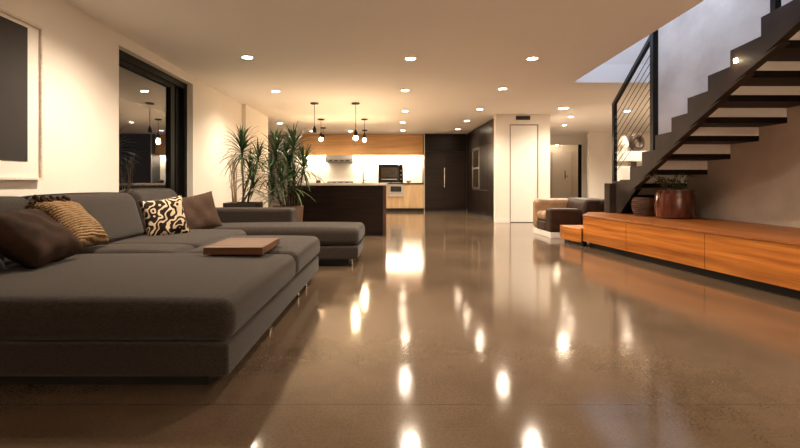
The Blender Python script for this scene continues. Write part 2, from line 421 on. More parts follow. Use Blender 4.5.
# upper storey around the stair opening
struct('wall_stairwell', MB().box(1.3, 4.8, 7.4, 7.6, 2.9, 5.5).box(1.15, 1.3, 0.9, 7.6, 2.9, 5.5).box(1.15, 4.5, 0.75, 0.9, 2.9, 5.5), M['wall'])
struct('ceiling_stairwell', MB().box(1.15, 4.8, 0.75, 7.6, 5.5, 5.6), M['ceil'])
# white block wall between kitchen and hall
struct('wall_pillar', MB().box(2.83, 3.16, 10.8, 11.0, 0, H).box(3.85, 4.13, 10.8, 11.0, 0, H).box(3.16, 3.85, 10.8, 11.0, 2.36, H)
       .box(3.95, 4.13, 11.0, 15.6, 0, H), M['wall'])
struct('baseboard_pillar', MB().box(2.83, 3.16, 10.785, 10.8, 0, 0.09).box(3.85, 4.13, 10.785, 10.8, 0, 0.09), M['whitepaint'])
d1 = struct('door_1', MB().box(3.185, 3.825, 10.815, 10.855, 0.01, 2.335, 0.004), M['whitepaint'])
struct('trim_1', MB().box(3.16, 3.185, 10.80, 10.99, 0, 2.36).box(3.825, 3.85, 10.80, 10.99, 0, 2.36).box(3.185, 3.825, 10.80, 10.99, 2.335, 2.36),
       mat('shadow_gap_paint', (0.30, 0.25, 0.21), 0.7))
# window
win = bpy.data.objects.new('window_1', None); COL.objects.link(win); win.location = (LW-0.15, 5.94, WZ0); win['kind'] = 'structure'
f = MB()
xf0, xf1 = LW-0.2, LW-0.09
f.box(xf0, xf1, WY0, WY0+0.07, WZ0, WZ1).box(xf0, xf1, WY1-0.09, WY1, WZ0, WZ1).box(xf0, xf1, WY0, WY1, WZ1-0.09, WZ1).box(xf0, xf1, WY0, WY1, WZ0, WZ0+0.07)
f.build('window_frame', M['blackframe'], win)
s1 = MB(); x0, x1 = LW-0.19, LW-0.12
for a, b in ((WY0+0.07, WY0+0.12), (WY1-0.48, WY1-0.36)):
    s1.box(x0, x1, a, b, WZ0+0.07, WZ1-0.09)
s1.box(x0, x1, WY0+0.12, WY1-0.48, WZ1-0.15, WZ1-0.09).box(x0, x1, WY0+0.12, WY1-0.48, WZ0+0.07, WZ0+0.13)
s1.box(x0-0.04, x1-0.04, WY1-0.22, WY1-0.09, WZ0+0.07, WZ1-0.09)
s1.build('window_sash', M['blackframe'], win)
MB().box(LW-0.165, LW-0.157, WY0+0.12, WY1-0.48, WZ0+0.13, WZ1-0.15).build('window_pane', M['glass'], win)
MB().box(LW-0.205, LW-0.198, WY1-0.36, WY1-0.22, WZ0+0.07, WZ1-0.09).build('window_pane', M['glass'], win)
# hall glass door in its frame, a pale door beyond it
dr = bpy.data.objects.new('door_2', None); COL.objects.link(dr); dr.location = (6.2, 15.6, 0); dr['kind'] = 'structure'
MB().box(5.6, 5.68, 15.55, 15.72, 0, 2.34).box(7.04, 7.1, 15.55, 15.72, 0, 2.34).box(5.68, 7.04, 15.55, 15.72, 2.28, 2.34).build('door_frame', M['wall'], dr)
MB().box(6.95, 7.04, 15.56, 15.64, 0, 2.28).build('door_stile', M['blackframe'], dr)
MB().box(5.68, 6.95, 15.60, 15.612, 0.02, 2.28).build('door_glass', M['doorglass'], dr)
d3 = bpy.data.objects.new('door_3', None); COL.objects.link(d3); d3.location = (6.7, 16.5, 0); d3['kind'] = 'structure'
MB().box(6.36, 7.05, 16.44, 16.49, 0.01, 2.05, 0.005).build('door_leaf', M['whitepaint'], d3)
MB().box(6.30, 6.345, 16.45, 16.5, 0, 2.1).box(7.065, 7.11, 16.45, 16.5, 0, 2.1).box(6.345, 7.065, 16.45, 16.5, 2.055, 2.1).build('door_casing', M['wall'], d3)
MB().tube([(6.83, 16.44, 1.2), (6.83, 16.39, 1.2), (6.91, 16.39, 1.2)], 0.012).box(6.815, 6.845, 16.43, 16.44, 1.1, 1.4).build('door_handle', M['black'], d3)

# ------------------------------------------------------------------ downlights
def make_downlight(x, y, label, group, r=0.062, power=62, name='ceiling_downlight', z=H):
    t = thing(name, label, 'ceiling light', (x, y, z), group)
    ring = MB().lathe([(r+0.018, 0), (r+0.018, -0.006), (r+0.004, -0.010), (r, -0.004), (r, 0)], n=28)
    ring.build('trim_ring', M['whitepaint'], t, True, loc=(0, 0, 0))
    MB().lathe([(0, -0.002), (r, -0.002), (r, -0.006), (0, -0.007)], n=28).build('lens', M['lens'], t, True, loc=(0, 0, 0))
    spot('downlight_lamp', (x, y, z-0.035), power, t)
    return t
G = 'round downlights recessed in the ceiling'
P = 62
make_downlight(-1.71, 5.89, 'round recessed downlight in the ceiling beside the dark window, above the sofa', G, power=P)
make_downlight(-1.83, 8.07, 'round recessed downlight in the ceiling above the tall spiky plants', G, power=P*1.4)
make_downlight(0.43, 5.95, 'largest downlight of the middle ceiling row, straight above the open floor', G, power=P)
make_downlight(0.48, 7.98, 'second downlight of the middle ceiling row behind the largest one', G, power=P)
make_downlight(0.62, 10.3, 'third downlight of the middle ceiling row, halfway to the kitchen cabinets', G, power=P)
make_downlight(0.67, 12.2, 'fourth downlight of the middle ceiling row, next to last before the kitchen', G, power=P)
make_downlight(0.78, 14.1, 'last tiny downlight of the middle ceiling row above the black microwave', G, power=P*0.7)
make_downlight(2.04, 5.95, 'largest downlight of the right ceiling row, closest to the stair opening', G, power=P)
make_downlight(2.18, 7.86, 'second downlight of the right ceiling row, in front of the white block wall', G, power=P*0.75)
make_downlight(2.27, 10.03, 'third downlight of the right ceiling row beside the dark side cabinet', G, power=P)
make_downlight(2.35, 11.9, 'fourth downlight of the right ceiling row beside the dark side cabinet', G, power=P)
make_downlight(2.44, 13.75, 'last tiny downlight of the right ceiling row above the black refrigerator cabinet', G, power=P*0.7)
make_downlight(-2.70, 12.4, 'small downlight over the grey recess between the plants and the wood cabinets', G, power=P*0.35)
make_downlight(-2.10, 14.3, 'small downlight above the left end of the honey wood wall cabinets', G, power=P*0.6)
make_downlight(-0.87, 14.3, 'small downlight between the two clusters of pendants above the wood wall cabinets', G, power=P*0.6)
make_downlight(4.08, 9.9, 'broad flat downlight in the hall ceiling just right of the air vent', G, r=0.10, power=P)
make_downlight(4.80, 11.2, 'middle downlight of the hall ceiling above the leather armchair', G, r=0.05, power=P*2.4)
make_downlight(5.30, 12.8, 'hall downlight in front of the glass door, farthest of the hall ceiling', G, r=0.05, power=P*2.4)
make_downlight(5.70, 10.3, 'hall downlight seen between the cables of the stair railing', G, power=P*1.4)
near = [(-1.85, 3.95), (0.45, 3.75), (2.05, 3.75), (2.05, 1.7), (2.3, -0.95), (3.6, -0.95), (5.2, 8.5), (8.0, 11.5)]  # unseen fixtures; several added to light the risers, near floor and hall vase
for i, (x, y) in enumerate(near):
    make_downlight(x, y, 'unseen round recessed downlight in the ceiling outside the picture', 'unseen downlights outside the picture', power=P*(1.5 if (x < 0 and y > 3) else 1.0 if y > 3 else 0.6 if y > 0 else 2.5))

# ------------------------------------------------------------------ sofa
ST = 0.425
sofa = thing('sectional_sofa', 'large charcoal brown U-shaped sectional sofa with low chaises along the cream wall', 'sofa', (-1.5, 3.8, 0))
MB().box(-2.6, -0.80, 2.12, 4.30, 0.0, 0.085).box(-2.6, -1.65, 4.30, 5.2, 0.0, 0.085).box(-2.6, -0.34, 5.2, 5.85, 0.0, 0.085).build('plinth', M['plinth'], sofa)
def seat_base(q): 
    return MB().rquad(q, 0.085, 0.232, 0.018, 0, 4, 3).build('seat_base', M['fabric'], sofa, 'all')
seat_base([(-2.75, 2.0), (-0.667, 2.0), (-0.585, 4.45), (-2.75, 4.45)])
seat_base([(-2.75, 4.46), (-1.50, 4.46), (-1.47, 5.06), (-2.75, 5.06)])
seat_base([(-2.75, 5.07), (-0.225, 5.07), (-0.195, 5.92), (-2.75, 5.92)])
def seat_cushion(q, z1=ST, crown=0.032, r=0.066):
    return MB().rquad(q, 0.238, z1, r, crown, 14, 5).build('seat_cushion', M['fabric'], sofa, 'all')
seat_cushion([(-2.36, 1.985), (-0.645, 1.985), (-0.600, 3.345), (-2.36, 3.345)])
seat_cushion([(-1.49, 3.36), (-0.600, 3.36), (-0.565, 4.455), (-1.49, 4.455)])
seat_cushion([(-2.36, 3.36), (-1.515, 3.36), (-1.51, 3.80), (-2.36, 3.80)])
seat_cushion([(-2.36, 3.815), (-1.505, 3.815), (-1.455, 5.05), (-2.36, 5.05)])
seat_cushion([(-2.36, 5.065), (-0.215, 5.065), (-0.165, 5.93), (-2.36, 5.66)], ST+0.01)
# backrest frame along the wall and three leaning back cushions
MB().rquad([(-2.81, 1.9), (-2.72, 1.9), (-2.72, 5.66), (-2.81, 5.66)], 0.232, 0.74, 0.05, 0, 10, 4).build('back_frame', M['fabric'], sofa, 'all')
def back_cushion(y0, y1, top=0.845, th=0.34):
    b = MB().rquad([(-2.69, y0), (-2.69+th, y0), (-2.69+th, y1), (-2.69, y1)], 0.40, top, 0.085, 0.02, 12, 5)
    for v in b.bm.verts:   # lean towards the wall
        v.co.x -= (v.co.z-0.40)*(0.30 if v.co.x > -2.5 else 0.1)
    return b.build('back_cushion', M['fabric'], sofa, 'all')
back_cushion(1.95, 3.28); back_cushion(3.29, 4.62); back_cushion(4.63, 5.60, 0.875)
MB().rquad([(-2.78, 5.67), (-1.09, 5.67), (-1.07, 5.97), (-2.78, 5.97)], 0.232, 0.625, 0.045, 0.006, 10, 4).build('armrest', M['fabric'], sofa, 'all')
for (x, y) in ((-0.71, 2.95), (-0.665, 3.75), (-0.655, 4.1), (-0.30, 5.2), (-0.30, 5.8)):
    MB().lathe([(0, 0), (0.022, 0), (0.022, 0.006), (0.011, 0.012), (0.011, 0.088), (0, 0.088)], x, y, 16).build('leg', M['chrome'], sofa, True)

tag(MB().box(-1.19, -0.785, 3.06, 3.60, 0.462, 0.512, 0.004).build('serving_tray', M['tray']),
    'flat walnut wood tray lying on the near chaise of the sofa', 'tray')

# throw pillows
def pillow(name, label, w, h, t, m, loc, rot, extra=None):
    o = MB().pillow(w, h, t).build(name, m, None, 'all', loc=loc)
    o.rotation_euler = rot
    tag(o, label, 'pillow', 'throw pillows on the sofa')
    return o
def orient(normal, up_in_plane):
    z = Vector(normal).normalized(); y = Vector(up_in_plane); y = (y - z*y.dot(z)).normalized(); x = y.cross(z)
    return Matrix((x, y, z)).transposed().to_euler()
pillow('throw_pillow', 'dark brown velvet pillow leaning on the sofa back in front of the golden knit pillow', 0.48, 0.46, 0.21, M['pillow_brown'], (-2.14, 2.78, 0.615), orient((0.57, 0.0, 0.80), (-0.80, -0.09, 0.59)))
pillow('throw_pillow', 'ink dark pillow at the edge of the photo, nearest on the sofa', 0.40, 0.42, 0.16, M['pillow_navy'], (-2.20, 2.28, 0.60), orient((0.62, -0.05, 0.75), (-0.75, 0, 0.62)))
kp = pillow('throw_pillow', 'golden cable knit pillow with a dark curly fringe along its top', 0.43, 0.47, 0.19, M['knit'], (-2.30, 3.38, 0.64), orient((0.68, 0.05, 0.73), (-0.73, 0.0, 0.68)))
fr = MB()
rr = random.Random(3)
for i in range(110):
    u = rr.uniform(-0.19, 0.17); v = 0.225 + rr.uniform(-0.06, 0.02)
    fr.ball((u, v, rr.uniform(-0.035, 0.065)), rr.uniform(0.012, 0.022), 1)
fo = fr.build('fringe', M['fringe'], kp, 'all', loc=(0, 0, 0)); fo['label'] = 'dark brown curly fringe'
zp = pillow('throw_pillow', 'black and cream zebra striped pillow on the sofa', 0.40, 0.42, 0.17, M['zebra'], (-2.08, 4.40, 0.605), orient((0.55, -0.75, 0.30), (-0.25, 0.1, 1)))
pillow('throw_pillow', 'plain cocoa brown linen pillow right of the zebra pillow', 0.50, 0.48, 0.17, M['pillow_cocoa'], (-2.06, 5.10, 0.60), orient((0.50, -0.75, 0.40), (-0.35, 0.15, 1)))

# ------------------------------------------------------------------ picture
pic = thing('framed_picture', 'pale framed picture of a dark umber block on the cream wall', 'picture', (LW, 3.1, 0.975))
y0, y1, z0, z1 = 2.45, 3.77, 0.975, 2.25
MB().box(LW+0.001, LW+0.045, y0, y0+0.018, z0, z1).box(LW+0.001, LW+0.045, y1-0.018, y1, z0, z1).box(LW+0.001, LW+0.045, y0+0.018, y1-0.018, z0, z0+0.018).box(LW+0.001, LW+0.045, y0+0.018, y1-0.018, z1-0.018, z1).build('frame', M['frame'], pic)
MB().box(LW+0.004, LW+0.022, y0+0.018, y1-0.018, z0+0.018, z1-0.018).build('mount', M['mat_board'], pic)
MB().box(LW+0.022, LW+0.028, y0+0.14, y1-0.145, z0+0.15, z1-0.05).build('print', M['art'], pic)

# ------------------------------------------------------------------ plants
def strap_leaf(bm, base, az, el, L, w, droop, rr, n=7):
    p = Vector(base); d = Vector((math.cos(az)*math.cos(el), math.sin(az)*math.cos(el), math.sin(el)))
    prev = None; step = L/n
    for i in range(n+1):
        t = i/n
        ww = w*(0.55+1.3*t)*(1-t)**0.75*1.35 + 0.0006
        side = d.cross(Vector((0, 0, 1)))
        side = side.normalized() if side.length > 1e-3 else Vector((1, 0, 0))
        up = side.cross(d).normalized()
        row = [bm.verts.new(p - side*ww + up*ww*0.35), bm.verts.new(p), bm.verts.new(p + side*ww + up*ww*0.35)]
        if prev:
            for k in range(2): bm.faces.new((prev[k], prev[k+1], row[k+1], row[k]))
        prev = row
        p = p + d*step
        d = (d + Vector((0, 0, -droop*step*(0.6+1.6*t)))).normalized()
def spiky_plant(label, root, crowns, seed):
    rr = random.Random(seed)
    t = thing('dracaena', label, 'plant', root, 'spiky indoor plants behind the sofa')
    for (cx, cy, cz, L, n) in crowns:
        st = MB()
        x0, y0, z0 = root[0]+rr.uniform(-0.07, 0.07), root[1]+rr.uniform(-0.05, 0.05), root[2]
        pts = [(x0 + (cx-x0)*u**1.2, y0 + (cy-y0)*u**1.2, z0 + (cz-z0)*u) for u in (0, 0.25, 0.5, 0.75, 1)]
        st.tube(pts, 0.016, 7, 0.011); st.build('stem', M['stem'], t, 'all')
        lf = MB()
        for i in range(n):
            u = i/n
            az = i*2.39996 + rr.uniform(-0.3, 0.3)
            el = math.radians(82 - 105*u**1.1) + rr.uniform(-0.12, 0.12)
            l = L*rr.uniform(0.75, 1.1)*(0.85+0.25*u)
            strap_leaf(lf.bm, (cx, cy, cz + 0.05 - 0.16*u), az, el, l, 0.0112, 2.1+rr.uniform(-0.5, 0.9), rr)
        fo = lf.build('foliage', M['leaf'], t, 'all')
    return t
def planter_box():
    t = thing('planter_box', 'dark square planter box behind the sofa armrest', 'planter', (-1.96, 6.75, 0))
    m = MB(); X0, X1, Y0, Y1, Z = -2.24, -1.78, 6.5, 6.96, 0.66
    m.box(X0, X1, Y0, Y0+0.03, 0, Z).box(X0, X1, Y1-0.03, Y1, 0, Z).box(X0, X0+0.03, Y0+0.03, Y1-0.03, 0, Z).box(X1-0.03, X1, Y0+0.03, Y1-0.03, 0, Z).box(X0+0.03, X1-0.03, Y0+0.03, Y1-0.03, 0, 0.04)
    m.build('box', M['planter'], t)
    MB().box(X0+0.03, X1-0.03, Y0+0.03, Y1-0.03, 0.5, 0.61).build('soil', M['soil'], t)
planter_box()
pt = thing('round_planter', 'round clay planter behind the sofa armrest under the spiky plants', 'planter', (-1.38, 6.9, 0))
MB().lathe([(0, 0), (0.17, 0), (0.20, 0.1), (0.235, 0.58), (0.235, 0.60), (0.215, 0.60), (0.21, 0.54)], -1.38, 6.9, 32).build('pot', M['terracotta'], pt, True)
MB().lathe([(0, 0.545), (0.205, 0.545), (0.205, 0.53), (0, 0.53)], -1.38, 6.9, 24).build('soil', M['soil'], pt)
spiky_plant('tall spiky dracaena closest to the cream wall, growing from the square planter box', (-2.00, 6.72, 0.61), [(-2.03, 6.72, 1.44, 0.46, 84), (-1.80, 6.76, 1.33, 0.30, 44), (-1.93, 6.80, 1.12, 0.36, 50), (-1.84, 6.66, 0.92, 0.30, 40)], 11)
spiky_plant('spiky dracaena in the middle of the plant group with upright leaves', (-1.44, 6.90, 0.545), [(-1.56, 6.86, 1.40, 0.42, 74), (-1.66, 7.0, 1.10, 0.38, 56), (-1.46, 6.76, 0.95, 0.34, 50), (-1.60, 6.80, 0.80, 0.30, 40)], 22)
spiky_plant('spiky dracaena of the plant group leaning towards the kitchen island', (-1.30, 6.92, 0.545), [(-1.30, 6.95, 1.50, 0.42, 74), (-1.13, 6.86, 1.20, 0.42, 70), (-1.27, 6.78, 0.95, 0.38, 54), (-1.36, 6.95, 1.18, 0.36, 54), (-1.42, 7.05, 1.34, 0.36, 54)], 33)
rd = thing('dried_reeds', 'bundle of dry tan reeds standing in the planter box against the wall', 'plant', (-2.17, 6.86, 0.61))
m = MB(); rr = random.Random(5)
for i in range(14):
    x = -2.19+rr.uniform(-0.02, 0.03); y = 6.86+rr.uniform(-0.05, 0.05)
    m.tube([(x, y, 0.6), (x+rr.uniform(-0.06, 0.02), y+rr.uniform(-0.06, 0.06), rr.uniform(1.0, 1.2)), (x+rr.uniform(-0.12, 0.0), y+rr.uniform(-0.1, 0.1), rr.uniform(1.25, 1.42))], 0.006, 5, 0.002)
m.build('stems', M['reed'], rd)

# ------------------------------------------------------------------ kitchen
isl = thing('kitchen_island', 'dark brown kitchen island with a thin pale stone top', 'kitchen island', (-0.7, 10.0, 0))
MB().box(-1.60, 0.09, 8.09, 11.9, 0.05, 0.905, 0.003).build('body', M['darkcab'], isl)
MB().box(0.09, 0.15, 8.07, 11.92, 0.0, 0.905, 0.003).build('end_panel', M['islandside'], isl)
MB().box(-1.56, 0.09, 8.15, 11.85, 0.0, 0.05).build('plinth', M['plinth'], isl)
MB().box(-1.63, 0.17, 8.05, 11.94, 0.905, 0.948, 0.003).build('worktop', M['stone'], isl)
fc = thing('kitchen_faucet', 'slim dark gooseneck faucet rising from the island top', 'faucet', (-0.33, 10.0, 0.948))
MB().tube([(-0.33, 10, 0.948), (-0.33, 10, 1.24), (-0.34, 10, 1.275), (-0.37, 10, 1.29), (-0.40, 10, 1.27), (-0.405, 10, 1.22)], 0.013, 10).build('spout', M['black'], fc, 'all')
MB().lathe([(0, 0.948), (0.03, 0.948), (0.03, 0.958), (0.018, 0.966), (0, 0.966)], -0.33, 10, 20).build('base', M['black'], fc, True)
MB().tube([(-0.33, 10, 1.0), (-0.27, 10, 1.02)], 0.008, 8).build('lever', M['black'], fc)
jr = thing('storage_jar', 'small dark lidded jar on the island top near the plants', 'jar', (-1.30, 9.8, 0.948))
MB().lathe([(0, 0.948), (0.045, 0.948), (0.05, 0.96), (0.05, 1.0), (0.045, 1.005), (0, 1.005)], -1.30, 9.8, 20).build('body', M['black'], jr, True)
MB().lathe([(0, 1.005), (0.047, 1.005), (0.047, 1.02), (0.012, 1.025), (0.012, 1.04), (0, 1.042)], -1.30, 9.8, 20).build('lid', M['steel'], jr, True)

# wall cabinets of honey wood
ux = [-2.57, -1.80, -0.82, 0.36, 1.52]
ulab = ['honey wood wall cabinet at the left end of the row, above the plants', 'honey wood wall cabinet above the steel range hood',
        'honey wood wall cabinet between the range hood and the black microwave', 'honey wood wall cabinet above the black microwave, touching the black tall cabinet']
for i in range(4):
    t = thing('wall_cabinet', ulab[i], 'cabinet', ((ux[i]+ux[i+1])/2, 15.4, 1.9), 'honey wood wall cabinets')
    MB().box(ux[i]+0.001, ux[i+1]-0.001, 15.245, 15.6, 1.90, 2.595).build('carcass', M['oakup'], t)
    MB().box(ux[i]+0.002, ux[i+1]-0.002, 15.222, 15.243, 1.885, 2.59, 0.002).build('door', M['oakup'], t)
lt = thing('led_strip_light', 'glowing strip light under the honey wood wall cabinets', 'light', (-0.5, 15.5, 1.9))
MB().box(-2.55, 1.5, 15.50, 15.53, 1.885, 1.899).build('diffuser', M['led'], lt)
la = area('strip_lamp', (-0.5, 15.51, 1.88), (math.radians(8), 0, 0), 4.0, 0.03, 95, (1.0, 0.83, 0.60)); la.data.size_y = 0.03
la.parent = lt; la.location = Vector((0, 0.01, -0.02))
struct('trim_2', MB().box(-2.57, 1.53, 15.585, 15.6, 0.955, 1.90), M['splash'])
hd = thing('range_hood', 'brushed steel range hood hung below the honey wood cabinets', 'range hood', (-1.31, 15.35, 1.64))
MB().loft([(-1.77, 15.10, 1.66), (-0.85, 15.10, 1.66), (-0.85, 15.58, 1.66), (-1.77, 15.58, 1.66)], [(-1.77, 15.16, 1.884), (-0.85, 15.16, 1.884), (-0.85, 15.58, 1.884), (-1.77, 15.58, 1.884)]).build('body', M['hoodsteel'], hd)
MB().box(-1.74, -0.88, 15.085, 15.10, 1.66, 1.76).build('control_panel', M['hoodsteel'], hd)
for i in range(4):
    MB().box(-1.66+i*0.19, -1.53+i*0.19, 15.074, 15.085, 1.68, 1.72).build('control_slot', M['black'], hd)
# base units
def base_unit(x0, x1, label, doors, mname='oaklow', cat='cabinet'):
    t = thing('base_cabinet', label, cat, ((x0+x1)/2, 15.3, 0), 'pale oak base cabinets')
    MB().box(x0, x1, 15.03, 15.58, 0.10, 0.915).build('carcass', M[mname], t)
    MB().box(x0, x1, 15.08, 15.58, 0.0, 0.10).build('toe_kick', M['plinth'], t)
    n = doors; wd = (x1-x0)/n
    for k in range(n):
        MB().box(x0+k*wd+0.002, x0+(k+1)*wd-0.002, 15.008, 15.028, 0.115, 0.905, 0.002).build('door', M[mname], t)
    return t
base_unit(-2.57, -1.26, 'pale oak base cabinet at the left end of the kitchen, behind the plants', 2)
base_unit(-1.255, 0.325, 'pale oak base cabinet behind the kitchen island', 3)
ov = thing('under_counter_oven', 'silver fronted oven drawer built under the counter below the microwave', 'oven', (0.6, 15.3, 0))
MB().box(0.33, 0.87, 15.03, 15.58, 0.10, 0.915).build('carcass', M['oaklow'], ov)
MB().box(0.33, 0.87, 15.08, 15.58, 0.0, 0.10).build('toe_kick', M['plinth'], ov)
ofront = MB().box(0.335, 0.865, 15.005, 15.028, 0.52, 0.905, 0.003).build('front', M['steel'], ov)
MB().box(0.42, 0.78, 14.998, 15.005, 0.66, 0.84).build('window', M['glassblack'], ofront)
MB().box(0.335, 0.865, 14.97, 15.005, 0.50, 0.525, 0.004).build('handle', M['chrome'], ofront)
MB().box(0.335, 0.865, 15.008, 15.028, 0.115, 0.495, 0.002).build('drawer', M['oaklow'], ov)
base_unit(0.875, 1.525, 'pale oak base cabinet next to the black tall cabinet', 1)
tag(MB().box(-2.57, 1.525, 14.985, 15.585, 0.918, 0.955, 0.003).build('kitchen_worktop', M['darkstone']), 'thin black stone worktop running along the lit splashback', 'worktop')
ck = thing('gas_cooktop', 'black gas cooktop with pan supports below the range hood', 'cooktop', (-1.3, 15.28, 0.955))
MB().box(-1.72, -0.85, 15.03, 15.52, 0.955, 0.968, 0.003).build('plate', M['glassblack'], ck)
for i in range(4):
    x = -1.69+i*0.215
    g = MB()
    for dx in (0.0, 0.17): g.box(x+dx, x+dx+0.018, 15.08, 15.48, 0.985, 1.005)
    for dy in (15.08, 15.27, 15.46): g.box(x, x+0.188, dy, dy+0.018, 0.985, 1.004)
    for dx in (0.0, 0.17):
        for dy in (15.08, 15.462): g.box(x+dx, x+dx+0.018, dy, dy+0.018, 0.966, 0.986)
    g.build('pan_support', M['black'], ck)
mw = thing('microwave_oven', 'black microwave oven standing on the worktop in front of the splashback', 'microwave', (0.42, 15.3, 0.955))
MB().box(0.01, 0.84, 15.06, 15.5, 0.965, 1.575, 0.008).build('body', M['black'], mw)
mdoor = MB().box(0.03, 0.70, 15.035, 15.06, 0.99, 1.555, 0.004).build('door', M['glassblack'], mw)
MB().box(0.10, 0.63, 15.030, 15.035, 1.15, 1.47).build('door_window', mat('smoked_window', (0.05, 0.035, 0.025), 0.12), mdoor)
MB().box(0.712, 0.82, 15.04, 15.06, 0.99, 1.555, 0.003).build('control_panel', M['blackframe'], mw)
MB().box(0.10, 0.63, 15.0, 15.02, 1.06, 1.085, 0.004).box(0.12, 0.14, 15.02, 15.036, 1.06, 1.085).box(0.59, 0.61, 15.02, 15.036, 1.06, 1.085).build('handle', M['steel'], mdoor)
for i in range(3):
    MB().lathe([(0.02, 0), (0.02, 0.02), (0, 0.02)], 0, 0, 14).build('knob', M['steel'], mw, True, loc=(0.767-0.42, 15.04-15.3, 1.08+i*0.14-0.955)).rotation_euler = (PI/2, 0, 0)
    MB().box(0.04+i*0.37, 0.08+i*0.37, 15.1, 15.45, 0.955, 0.966).build('foot', M['plinth'], mw)
bo = MB().lathe([(0, 0.955), (0.05, 0.955), (0.06, 0.965), (0.10, 1.03), (0.103, 1.035), (0.094, 1.033), (0.05, 0.972), (0, 0.970)], 1.04, 15.25, 28).build('serving_bowl', M['ceramic'], None, True)
tag(bo, 'small pale bowl on the black worktop right of the microwave', 'bowl')
# tall black cabinet
tc_ = thing('tall_cabinet', 'tall black two door cabinet with one long steel handle', 'cabinet', (2.25, 15.3, 0))
MB().box(1.53, 2.935, 15.03, 15.6, 0.0, 2.595).build('carcass', M['plinth'], tc_)
MB().box(1.53, 1.56, 14.99, 15.03, 0, 2.595).build('side_panel', M['steel'], tc_)
for a, b in ((1.565, 2.228), (2.234, 2.925)):
    tdoor = MB().box(a, b, 15.004, 15.028, 0.08, 1.995, 0.002).build('door', M['darkcab'], tc_)
    if a < 2: hdoor = tdoor
MB().box(1.565, 2.925, 15.004, 15.028, 2.005, 2.585, 0.002).build('top_panel', M['darkcab'], tc_)
MB().box(2.195, 2.222, 14.955, 14.972, 0.80, 1.45, 0.004).box(2.20, 2.217, 14.97, 15.006, 0.84, 0.86).box(2.20, 2.217, 14.97, 15.006, 1.39, 1.41).build('handle', M['chrome'], hdoor)
# dark cabinet wall on the right, with a tall oven
sd = thing('side_cabinet', 'dark glossy cabinet wall at a right angle to the tall black cabinet', 'cabinet', (3.3, 13.0, 0))
MB().box(2.965, 3.9, 11.03, 15.6, 0.0, 2.595).build('carcass', M['plinth'], sd)
MB().box(2.93, 2.965, 11.03, 11.09, 0.0, 2.595).build('edge_post', mat('dull_bronze_edge', (0.16, 0.12, 0.09), 0.35, 0.6), sd)
MB().box(2.935, 2.963, 14.93, 14.985, 0.0, 2.595).build('edge_trim', M['steel'], sd)
for a, b, z0, z1 in ((11.10, 12.05, 0.10, 2.0), (12.06, 12.98, 0.10, 0.74), (12.06, 12.98, 0.76, 2.0), (12.99, 13.95, 0.10, 0.74), (13.96, 14.92, 0.10, 2.0), (11.10, 12.98, 2.01, 2.585), (12.99, 14.92, 2.01, 2.585)):
    MB().box(2.935, 2.962, a, b, z0, z1, 0.002).build('door', M['darkcab'], sd)
MB().box(2.925, 2.962, 12.06, 13.95, 0.742, 0.758).build('ledge', M['steel'], sd)
oo = thing('wall_oven', 'tall steel framed glass oven set into the dark side cabinet', 'oven', (2.95, 13.47, 0.76))
MB().box(2.915, 2.962, 12.99, 13.95, 0.77, 0.83).box(2.915, 2.962, 12.99, 13.95, 1.93, 2.0).box(2.915, 2.962, 12.99, 13.06, 0.83, 1.93).box(2.915, 2.962, 13.88, 13.95, 0.83, 1.93).box(2.915, 2.962, 13.06, 13.88, 1.36, 1.42).build('frame', M['steel'], oo)
for z0, z1 in ((0.83, 1.36), (1.42, 1.93)):
    MB().box(2.925, 2.962, 13.06, 13.88, z0, z1).build('glass_door', mat('bronze_mirror_glass', (0.22, 0.17, 0.12), 0.1, 0.85), oo)

vt = thing('air_vent', 'small dark air vent above the flush white door', 'vent', (3.48, 10.8, 2.5))
MB().box(3.31, 3.65, 10.79, 10.799, 2.465, 2.56).build('grille_plate', M['plinth'], vt)
for i in range(5):
    MB().box(3.315, 3.645, 10.778, 10.79, 2.472+i*0.018, 2.480+i*0.018).build('slat', mat('vent_bronze', (0.08, 0.06, 0.045), 0.5) if i == 0 else bpy.data.materials['vent_bronze'], vt)

# pendants over the island
def pendant(x, y, zsock, bulb, label, big=False):
    t = thing('pendant_light', label, 'pendant lamp', (x, y, H), 'slim black pendants over the kitchen island')
    MB().lathe([(0, H), (0.085, H), (0.085, H-0.022), (0.07, H-0.03), (0, H-0.03)], x, y, 24).build('canopy', M['black'], t, True)
    MB().tube([(x, y, H-0.02), (x, y, zsock+0.1)], 0.006, 6).build('cord', M['black'], t)
    MB().lathe([(0, zsock+0.13), (0.018, zsock+0.13), (0.024, zsock+0.10), (0.038, zsock+0.08), (0.042, zsock), (0.0, zsock)], x, y, 20).build('socket', M['black'], t, True)
    if bulb:
        r = 0.05
        MB().ball((x, y, zsock-r*0.85), r, 3).build('bulb', M['bulb'], t, 'all')
        point('pendant_lamp', (x, y, zsock-r*2.1), 9, 0.05, (1.0, 0.70, 0.40), t)
    return t
pendant(-1.31, 9.28, 1.99, False, 'black pendant with an unlit socket, leftmost and longest over the island')
pendant(-1.47, 11.6, 2.12, True, 'black pendant with a glowing bulb in the left cluster over the island')
pendant(-1.63, 13.4, 2.27, False, 'short unlit black pendant in the left cluster behind the glowing bulb')
pendant(-0.46, 9.28, 1.92, True, 'black pendant with a glowing bulb on the longest cord of the right cluster')
pendant(-0.35, 11.6, 2.10, True, 'black pendant with a glowing bulb, rightmost glowing one over the island')
pendant(-0.41, 14.0, 2.36, False, 'short unlit black pendant of the right cluster hung far back near the cabinets')

